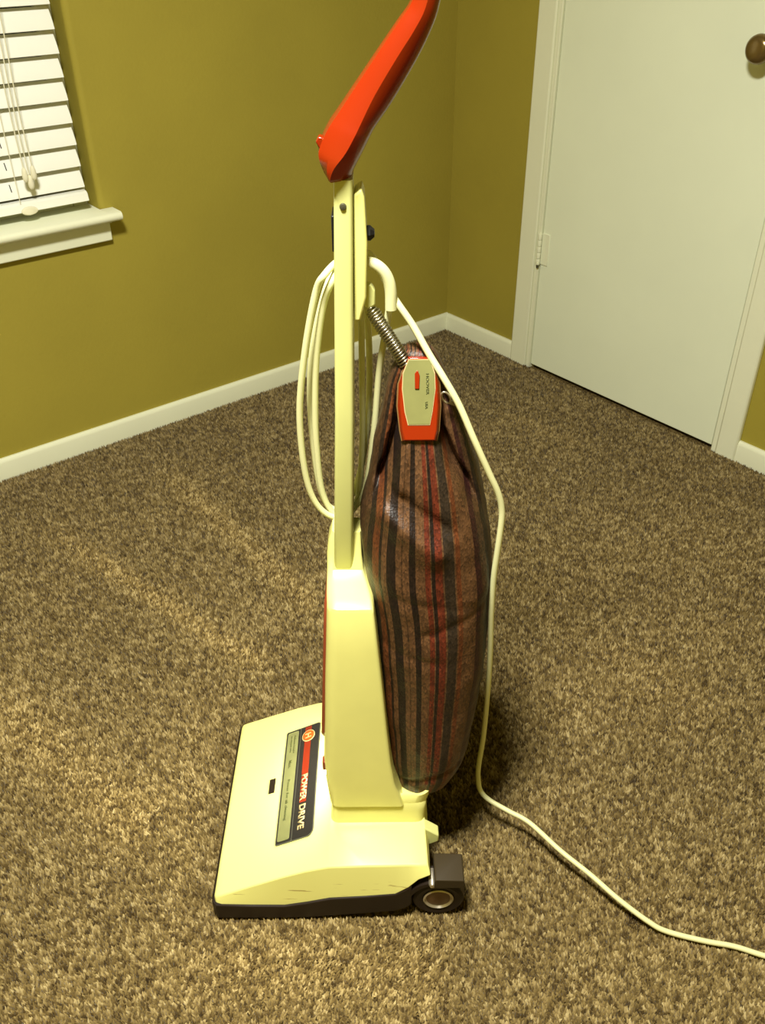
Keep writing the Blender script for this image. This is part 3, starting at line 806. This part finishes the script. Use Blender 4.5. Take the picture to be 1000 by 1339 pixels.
pl = [(-.0125, .205), (.0120, .205), (.0150, .36), (.0185, .62), (.0180, .80), (.0130, .955), (-.0110, .955), (-.0175, .80), (-.0185, .62), (-.0160, .36)]
bm = bmesh.new(); loft(bm, [[clip_pt(a*1.05, .58+(t-.58)*1.03, -.002) for a, t in pl], [clip_pt(a*1.05, .58+(t-.58)*1.03, .0006) for a, t in pl]])
finish(bm, 'plate_edge', M_letter, clip)
bm = bmesh.new(); loft(bm, [[clip_pt(a, t, -.002) for a, t in pl], [clip_pt(a, t, .0012) for a, t in pl]])
finish(bm, 'clip_plate', M_clipg, clip)
bm = bmesh.new(); loft(bm, [[clip_pt(a, t, q) for a, t in [(-.0045, .62), (.0005, .62), (.0012, .78), (-.0012, .84), (-.0045, .80)]] for q in (.0008, .0030)])
finish(bm, 'clip_slot', M_red, clip, bevel=.0006)
def clip_mtx(a, t, lift):     # text reads downwards along the plate
    o = clip_pt(a, t, lift); tx = -cu; ty = cxv; nn = tx.cross(ty)
    return Matrix(((tx.x, ty.x, nn.x, o.x), (tx.y, ty.y, nn.y, o.y), (tx.z, ty.z, nn.z, o.z), (0, 0, 0, 1)))
text_mesh('small_lettering', 'HOOVER', .024, .0032, clip_mtx(.0085, .80, .0016), M_smalltxt, clip, .01)
text_mesh('small_lettering', 'USA', .008, .0030, clip_mtx(.0072, .47, .0016), M_smalltxt, clip, .01)

# ------------------------------------------------------------------ power cord: coils on the hooks and the run across the carpet
CR = .0041
bm = bmesh.new()
def loop(pts): tube(bm, catmull(pts, 9), CR, 10)
# outer coil, inner coil and middle coil, all hanging from the hook, behind the tube
loop([(.010, .004, .922), (.004, .010, .880), (-.003, .016, .830), (-.010, .018, .750), (-.022, .018, .665), (-.040, .020, .630), (-.065, .020, .617), (-.088, .018, .640), (-.100, .016, .690),
      (-.102, .014, .775), (-.091, .010, .858), (-.074, .006, .935), (-.062, .004, .958), (-.045, .034, .964), (-.030, .036, .958), (-.024, .034, .905), (-.024, .032, .817), (-.026, .032, .710), (-.036, .030, .630),
      (-.062, .029, .613), (-.0795, .028, .650), (-.084, .026, .720), (-.083, .024, .780), (-.078, .020, .848), (-.067, .014, .915), (-.054, .010, .950), (-.044, .045, .956), (-.026, .047, .945), (-.016, .046, .880),
      (-.016, .046, .780), (-.026, .044, .690), (-.044, .042, .632), (-.066, .040, .616), (-.082, .038, .645), (-.089, .036, .720), (-.089, .034, .800), (-.080, .030, .870), (-.060, .030, .940), (-.040, .058, .958),
      (-.014, .052, .965), (.004, .024, .945), (.016, .002, .929), (.036, -.008, .902), (.054, -.020, .873), (.072, -.033, .847), (.090, -.042, .817), (.109, -.050, .775), (.130, -.052, .728), (.142, -.052, .701),
      (.148, -.052, .678), (.149, -.053, .655), (.147, -.054, .614), (.145, -.054, .570), (.146, -.052, .509), (.150, -.046, .433), (.153, -.036, .347), (0.156, -0.014, 0.223), (0.155, 0.002, 0.131), (0.157, 0.008, 0.089), (0.163, 0.009, 0.056),
      (0.176, -0.009, 0.055),(0.207, -0.028, 0.05),(0.239, -0.048, 0.046),(0.282, -0.096, 0.04),(0.324, -0.135, 0.033),(0.361, -0.171, 0.024),(0.403, -0.201, 0.011),(0.429, -0.213, 0.005),(0.481, -0.227, 0.003),(0.524, -0.236, 0.003),(0.565, -0.251, 0.003),
      (.64, -.275, .003), (.78, -.33, .003), (.95, -.37, .003), (1.15, -.36, .003)])
cord = finish(bm, 'power_cord', M_creamcord, vac, smooth=70); cord['label'] = 'cream vinyl power cord coiled on the handle and trailing right'
